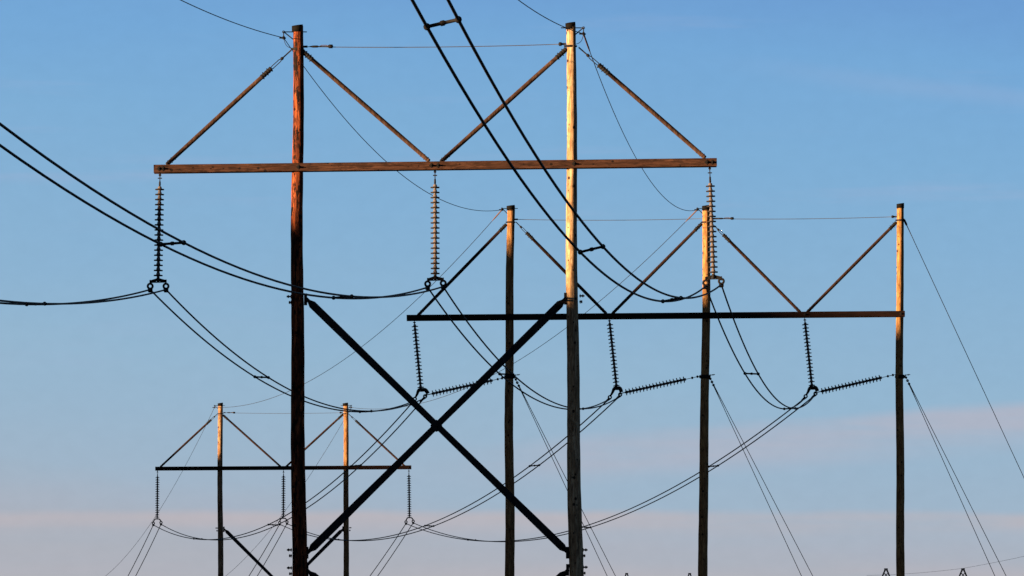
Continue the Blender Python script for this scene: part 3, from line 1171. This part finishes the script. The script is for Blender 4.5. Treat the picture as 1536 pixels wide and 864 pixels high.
for ph in 'ABC':
    L12, L23, L34 = [], [], []
    for side in (0, 1):
        A = cl1[ph][side] + seat; B = cl2[ph][side] + Vector((-0.03, 0, -0.06)); Cc = cl3[ph][side] + seat
        S = fit_sag(A, B, ypts=obs12[ph])
        S23 = fit_sag(B, Cc, ypts=obs23[ph])
        print(ph, side, 'sag12 %.2f sag23 %.2f' % (S, S23))
        L12.append(sag_pts(A, B, S)); L23.append(sag_pts(B, Cc, S23, 60))
        # last visible run, falling away beyond the farthest frame
        px, py = end34[ph][side]
        m = -0.084
        k = (px - CX) / F
        Y = (Cc.x - m * Cc.y) / (k - m)
        z = CAMZ + (HOR - py) / F * Y
        t = Y - Cc.y
        c = 0.0004
        s = (z - Cc.z - c * t * t / 2) / t
        print('   34', Y, s, 'end z', Cc.z + s * 200 + c * 20000)
        L34.append([Cc + Vector((m * q, q, s * q + c * q * q / 2)) for q in [200 * i / 30 for i in range(31)]])
    bundle(lab12[ph], GB, L12[0], L12[1], (326, 375))
    bundle(lab23[ph], GB, L23[0], L23[1], (444, 506.5, 580))
    bundle(lab34[ph], GB, L34[0], L34[1], (690, 750, 800))

# overhead ground wires
GS = 'single overhead ground wires between the pole tops'


def ground_wire(label, pts, grips=(), r=0.012):
    A = pts[0]
    root = thing('ground_wire', A, label, 'power line', GS)
    mb = MB(); mb.tube(pts, r, 6)
    part(mb, 'wire', M['shield'], root)
    for end in grips:
        q = pts if end == 0 else pts[::-1]
        # armour grip over the first stretch
        a = q[0]; L_ = 0; gp = [a]
        fine = []
        for i in range(len(q) - 1):
            for k in range(40):
                fine.append(q[i].lerp(q[i + 1], k / 40))
            if i > 1: break
        seg = [fine[0]]
        d = 0
        for u_, v_ in zip(fine, fine[1:]):
            d += (v_ - u_).length
            seg.append(v_)
            if d > 5.0: break
        n = len(seg)
        g_ = MB(); g_.tube(seg, [0.026 if i < n * 0.7 else 0.026 - 0.014 * (i / n - 0.7) / 0.3 for i in range(n)], 8)
        part(g_, 'armour_grip', M['grip'], root)
    return root


def free_run(A, m, obs, t_end, n=80, c=None):
    ts, zs = [], []
    for (px, py) in obs:
        k = (px - CX) / F
        Y = (A.x - m * A.y) / (k - m)
        ts.append(Y - A.y); zs.append(CAMZ + (HOR - py) / F * Y - A.z)
    t = np.array(ts); z = np.array(zs)
    if c is None:
        s, c = np.linalg.lstsq(np.stack([t, t * t / 2], 1), z, rcond=None)[0]
    else:
        s = float((t * (z - c * t * t / 2)).sum() / (t * t).sum())
    print('free', 'm', m, 's', s, 'c', c, 'ts', t)
    return [A + Vector((m * q, q, s * q + c * q * q / 2)) for q in [t_end * (i / n) ** 1.3 for i in range(n + 1)]]


ground_wire('thin wire from the top edge to the red-brown pole top of the nearest frame',
            free_run(s1L, 0.047, [(274, 0), (312, 20), (344, 31.5), (375, 43.5)], -340, c=0.0005))
ground_wire('thin wire from the top edge to the pale pole top of the nearest frame',
            free_run(s1R, 0.047, [(779, 0), (804, 19), (841, 39)], -340, c=0.0005))
S = fit_sag(s1L, s2L, pts=((505, 156), (580, 240), (650, 298), (705, 318)))
ground_wire('thin wire drooping from the thick red-brown pole top to the three-pole frame', sag_pts(s1L, s2L, S))
S = fit_sag(s1R, s2R, pts=((905, 115), (945, 220), (975, 277)))
ground_wire('thin wire drooping from the tall pale pole top to the three-pole frame', sag_pts(s1R, s2R, S), grips=(0,))
S = fit_sag(s2L, s3L, pts=((460, 577), (640, 427), (400, 601)))
ground_wire('thin wire from left pole top of three-pole frame down to farthest frame', sag_pts(s2L, s3L, S, 60), grips=(0,))
S = fit_sag(s2R, s3R, pts=((640, 598), (820, 515), (875, 476)))
ground_wire('thin wire from middle pole top of three-pole frame down to farthest frame', sag_pts(s2R, s3R, S, 60), grips=(0,))
ground_wire('thin wire falling left from the left pole top of the farthest frame', free_run(s3L, -0.084, [(265, 720), (240, 760), (161, 864)], 200, c=0.0004))
ground_wire('thin wire falling left from the right pole top of the farthest frame', free_run(s3R, -0.084, [(480, 691), (440, 748), (339, 864)], 200, c=0.0004))

# ------------------------------------------------------------------ guy wires of the three-pole frame
GG = 'guy wires bracing the three-pole frame'


def guy(label, a, feet, group=GG, links=True):
    root = thing('guy_wire', (feet[0].x, a.y, 0), label, 'guy wire', group)
    for ft in feet:
        d = (ft - a).normalized()
        st = a + d * (0.42 if links else 0.12)
        mb = MB(); mb.tube([st, st.lerp(ft, 0.5) - Vector((0, 0, 0.05)), ft], 0.015, 6)
        s = part(mb, 'strand', M['shield'], root)
        g_ = MB(); g_.tube([st, st + d * 0.9], [0.022, 0.014], 6)
        part(g_, 'wire_grip', M['steel'], s)
    d = ((feet[0] + feet[-1]) / 2 - a).normalized()
    mb = MB()
    mb.tube([a, a + d * 0.5], 0.014, 6)
    if links:
        for x, rr in ((0.10, 0.05), (0.24, 0.06), (0.38, 0.055)):
            mb.ring(a + d * x, (0, 1, 0), rr * 0.62, 0.020, 12, 6)
    else:
        mb.lathe(a, d, [(0, 0.02), (0.06, 0.045), (0.25, 0.045), (0.32, 0.02)], 8)
    part(mb, 'guy_link', M['steel'], root)
    mb = MB()
    for ft in feet:
        mb.tube([ft + Vector((-0.15, 0, 0.3)), ft + Vector((0.25, 0, -0.5))], 0.02, 6)
    part(mb, 'anchor_rod', M['steel'], root)
    return root


def foot(x0, y0, x1, y1):
    """where the sight line x0,y0 -> x1,y1 in the frame's own plane meets the ground"""
    a, b = P(x0, y0, Y2), P(x1, y1, Y2)
    k = a.z / (a.z - b.z)
    q = a.lerp(b, k)
    return q


guy('pair of guy wires from left pole of three-pole frame, passing behind the pale pole', P(772, 566, Y2), [foot(772, 566, 911.5, 864), foot(772, 566, 924, 864)])
guy('pair of guy wires running down right from the middle pole of the three-pole frame', P(1064, 565, Y2), [foot(1064, 565, 1203, 864), foot(1064, 565, 1220, 864)])
guy('pair of guy wires from mid height of the right pole of three-pole frame', P(1357.5, 563, Y2), [foot(1357.5, 563, 1493, 864), foot(1357.5, 563, 1510, 864)])
guy('single long guy wire running down right from the top of the rightmost pole', P(1355.5, 328, Y2), [foot(1355.5, 328, 1536, 715)], links=False)


# ------------------------------------------------------------------ far steel lattice towers (only the tips show over the lower edge)
def lattice_tower(label, xl, xr, ytip, Y, base_z):
    a, b = P(xl, ytip, Y), P(xr, ytip, Y)
    c = (a + b) / 2
    root = thing('lattice_tower', (c.x, Y, base_z), label, 'pylon', 'steel lattice towers far behind the pole frames')
    half = (b.x - a.x) / 2
    H = a.z - base_z
    waist = base_z + H * 0.62
    beam = base_z + H * 0.84
    r = 0.10

    def leg_body(mb, z0, h0, z1, h1, n):
        cs = []
        for j in range(n + 1):
            t = j / n
            z = z0 + (z1 - z0) * t; h = h0 + (h1 - h0) * t
            cs.append([Vector((c.x + sx * h, Y + sy * h, z)) for sx, sy in ((-1, -1), (1, -1), (1, 1), (-1, 1))])
        for j in range(n):
            for k in range(4):
                mb.tube([cs[j][k], cs[j + 1][k]], r, 4)
                mb.tube([cs[j][k], cs[j + 1][(k + 1) % 4]], r * 0.6, 4)
                mb.tube([cs[j][(k + 1) % 4], cs[j + 1][k]], r * 0.6, 4)
                mb.tube([cs[j + 1][k], cs[j + 1][(k + 1) % 4]], r * 0.6, 4)
    mb = MB()
    leg_body(mb, base_z, H * 0.11, waist, 1.0, 7)
    part(mb, 'tower_body', M['steel'], root)
    for s in (-1, 1):
        m2 = MB()
        w0 = Vector((c.x, Y, waist)); top = Vector((c.x + s * half * 0.8, Y, beam))
        n = 5
        for y_ in (-0.6, 0.6):
            for o0, o1 in ((0.3, -0.9), (1.0, 0.9)):
                m2.tube([w0 + Vector((s * o0, y_, 0)), top + Vector((s * o1, y_, 0))], r, 4)
        for j in range(n):
            f0, f1_ = j / n, (j + 1) / n
            for y_ in (-0.6, 0.6):
                m2.tube([w0.lerp(top, f0) + Vector((s * (0.3 - 1.2 * f0), y_, 0)), w0.lerp(top, f1_) + Vector((s * (1.0 - .1 * f1_), y_, 0))], r * 0.6, 4)
        part(m2, 'window_arm', M['steel'], root)
        # earth wire peak
        m3 = MB()
        tip = Vector((c.x + s * half, Y, a.z))
        for sx, sy in ((-1, -1), (1, -1), (1, 1), (-1, 1)):
            m3.tube([Vector((tip.x + sx * 2.3, Y + sy * 0.9, beam)), Vector((tip.x + sx * 0.16, Y + sy * 0.12, a.z - 0.25))], 0.13, 4)
            m3.tube([Vector((tip.x + sx * 0.16, Y + sy * 0.12, a.z - 0.5)), Vector((tip.x + sx * 0.14, Y + sy * 0.12, a.z))], 0.12, 4)
        m3.bar(tip - Vector((0.30, 0, 0.12)), tip + Vector((0.30, 0, -0.12)), 0.5, 0.24)
        hh = a.z - beam
        for j in range(3):
            z0, z1 = beam + hh * j / 3.4, beam + hh * (j + 1) / 3.4
            w0_ = 2.3 - 2.14 * j / 3.4; w1_ = 2.3 - 2.14 * (j + 1) / 3.4
            for y_ in (-1, 1):
                m3.tube([Vector((tip.x - w0_, Y + y_ * w0_ * .7, z0)), Vector((tip.x + w1_, Y + y_ * w1_ * .7, z1))], 0.06, 4)
                m3.tube([Vector((tip.x + w0_, Y + y_ * w0_ * .7, z0)), Vector((tip.x - w1_, Y + y_ * w1_ * .7, z1))], 0.06, 4)
        part(m3, 'wire_peak', M['steel'], root)
    m4 = MB()
    e = half * 1.35
    for z_ in (beam, beam - 1.4):
        for y_ in (-0.7, 0.7):
            m4.tube([Vector((c.x - e, Y + y_, z_ + (0.6 if z_ < beam else 0))), Vector((c.x - half, Y + y_, z_)), Vector((c.x + half, Y + y_, z_)), Vector((c.x + e, Y + y_, z_ + (0.6 if z_ < beam else 0)))], r, 4)
    n = 18
    for j in range(n):
        x0 = c.x - half + 2 * half * j / n; x1 = x0 + 2 * half / n
        for y_ in (-0.7, 0.7):
            m4.tube([Vector((x0, Y + y_, beam if j % 2 else beam - 1.4)), Vector((x1, Y + y_, beam - 1.4 if j % 2 else beam))], r * 0.6, 4)
    part(m4, 'bridge_beam', M['steel'], root)
    return a, b


YA, YB = 1681.0, 2075.0
ta, tb = lattice_tower('far steel lattice tower whose two peaks show either side of the rightmost pole', 1329, 1444.5, 852.5, YA, ground_z(60, YA))
lattice_tower('farther steel lattice tower with two tips showing right of the tall pale pole', 940, 1034.5, 859.5, YB, ground_z(40, YB))
# its earth wires
GL = 'thin earth wires of the far lattice tower'
pts = []
E = P(1716, 788.5, YA - 260)
S = fit_sag(tb, E, pts=((1536, 834.5),))
w_ = thing('ground_wire', tb, 'faint thin wire rising to the right edge from the lattice tower right peak', 'power line', GL)
W = P(1300, 863, YA + 240)
mb = MB(); mb.tube(sag_pts(tb, E, S, 30), 0.022, 5)
part(mb, 'wire', M['shield'], w_)
mb = MB(); mb.tube(sag_pts(tb, W, 0.25, 20), 0.022, 5)
part(mb, 'wire', M['shield'], w_)
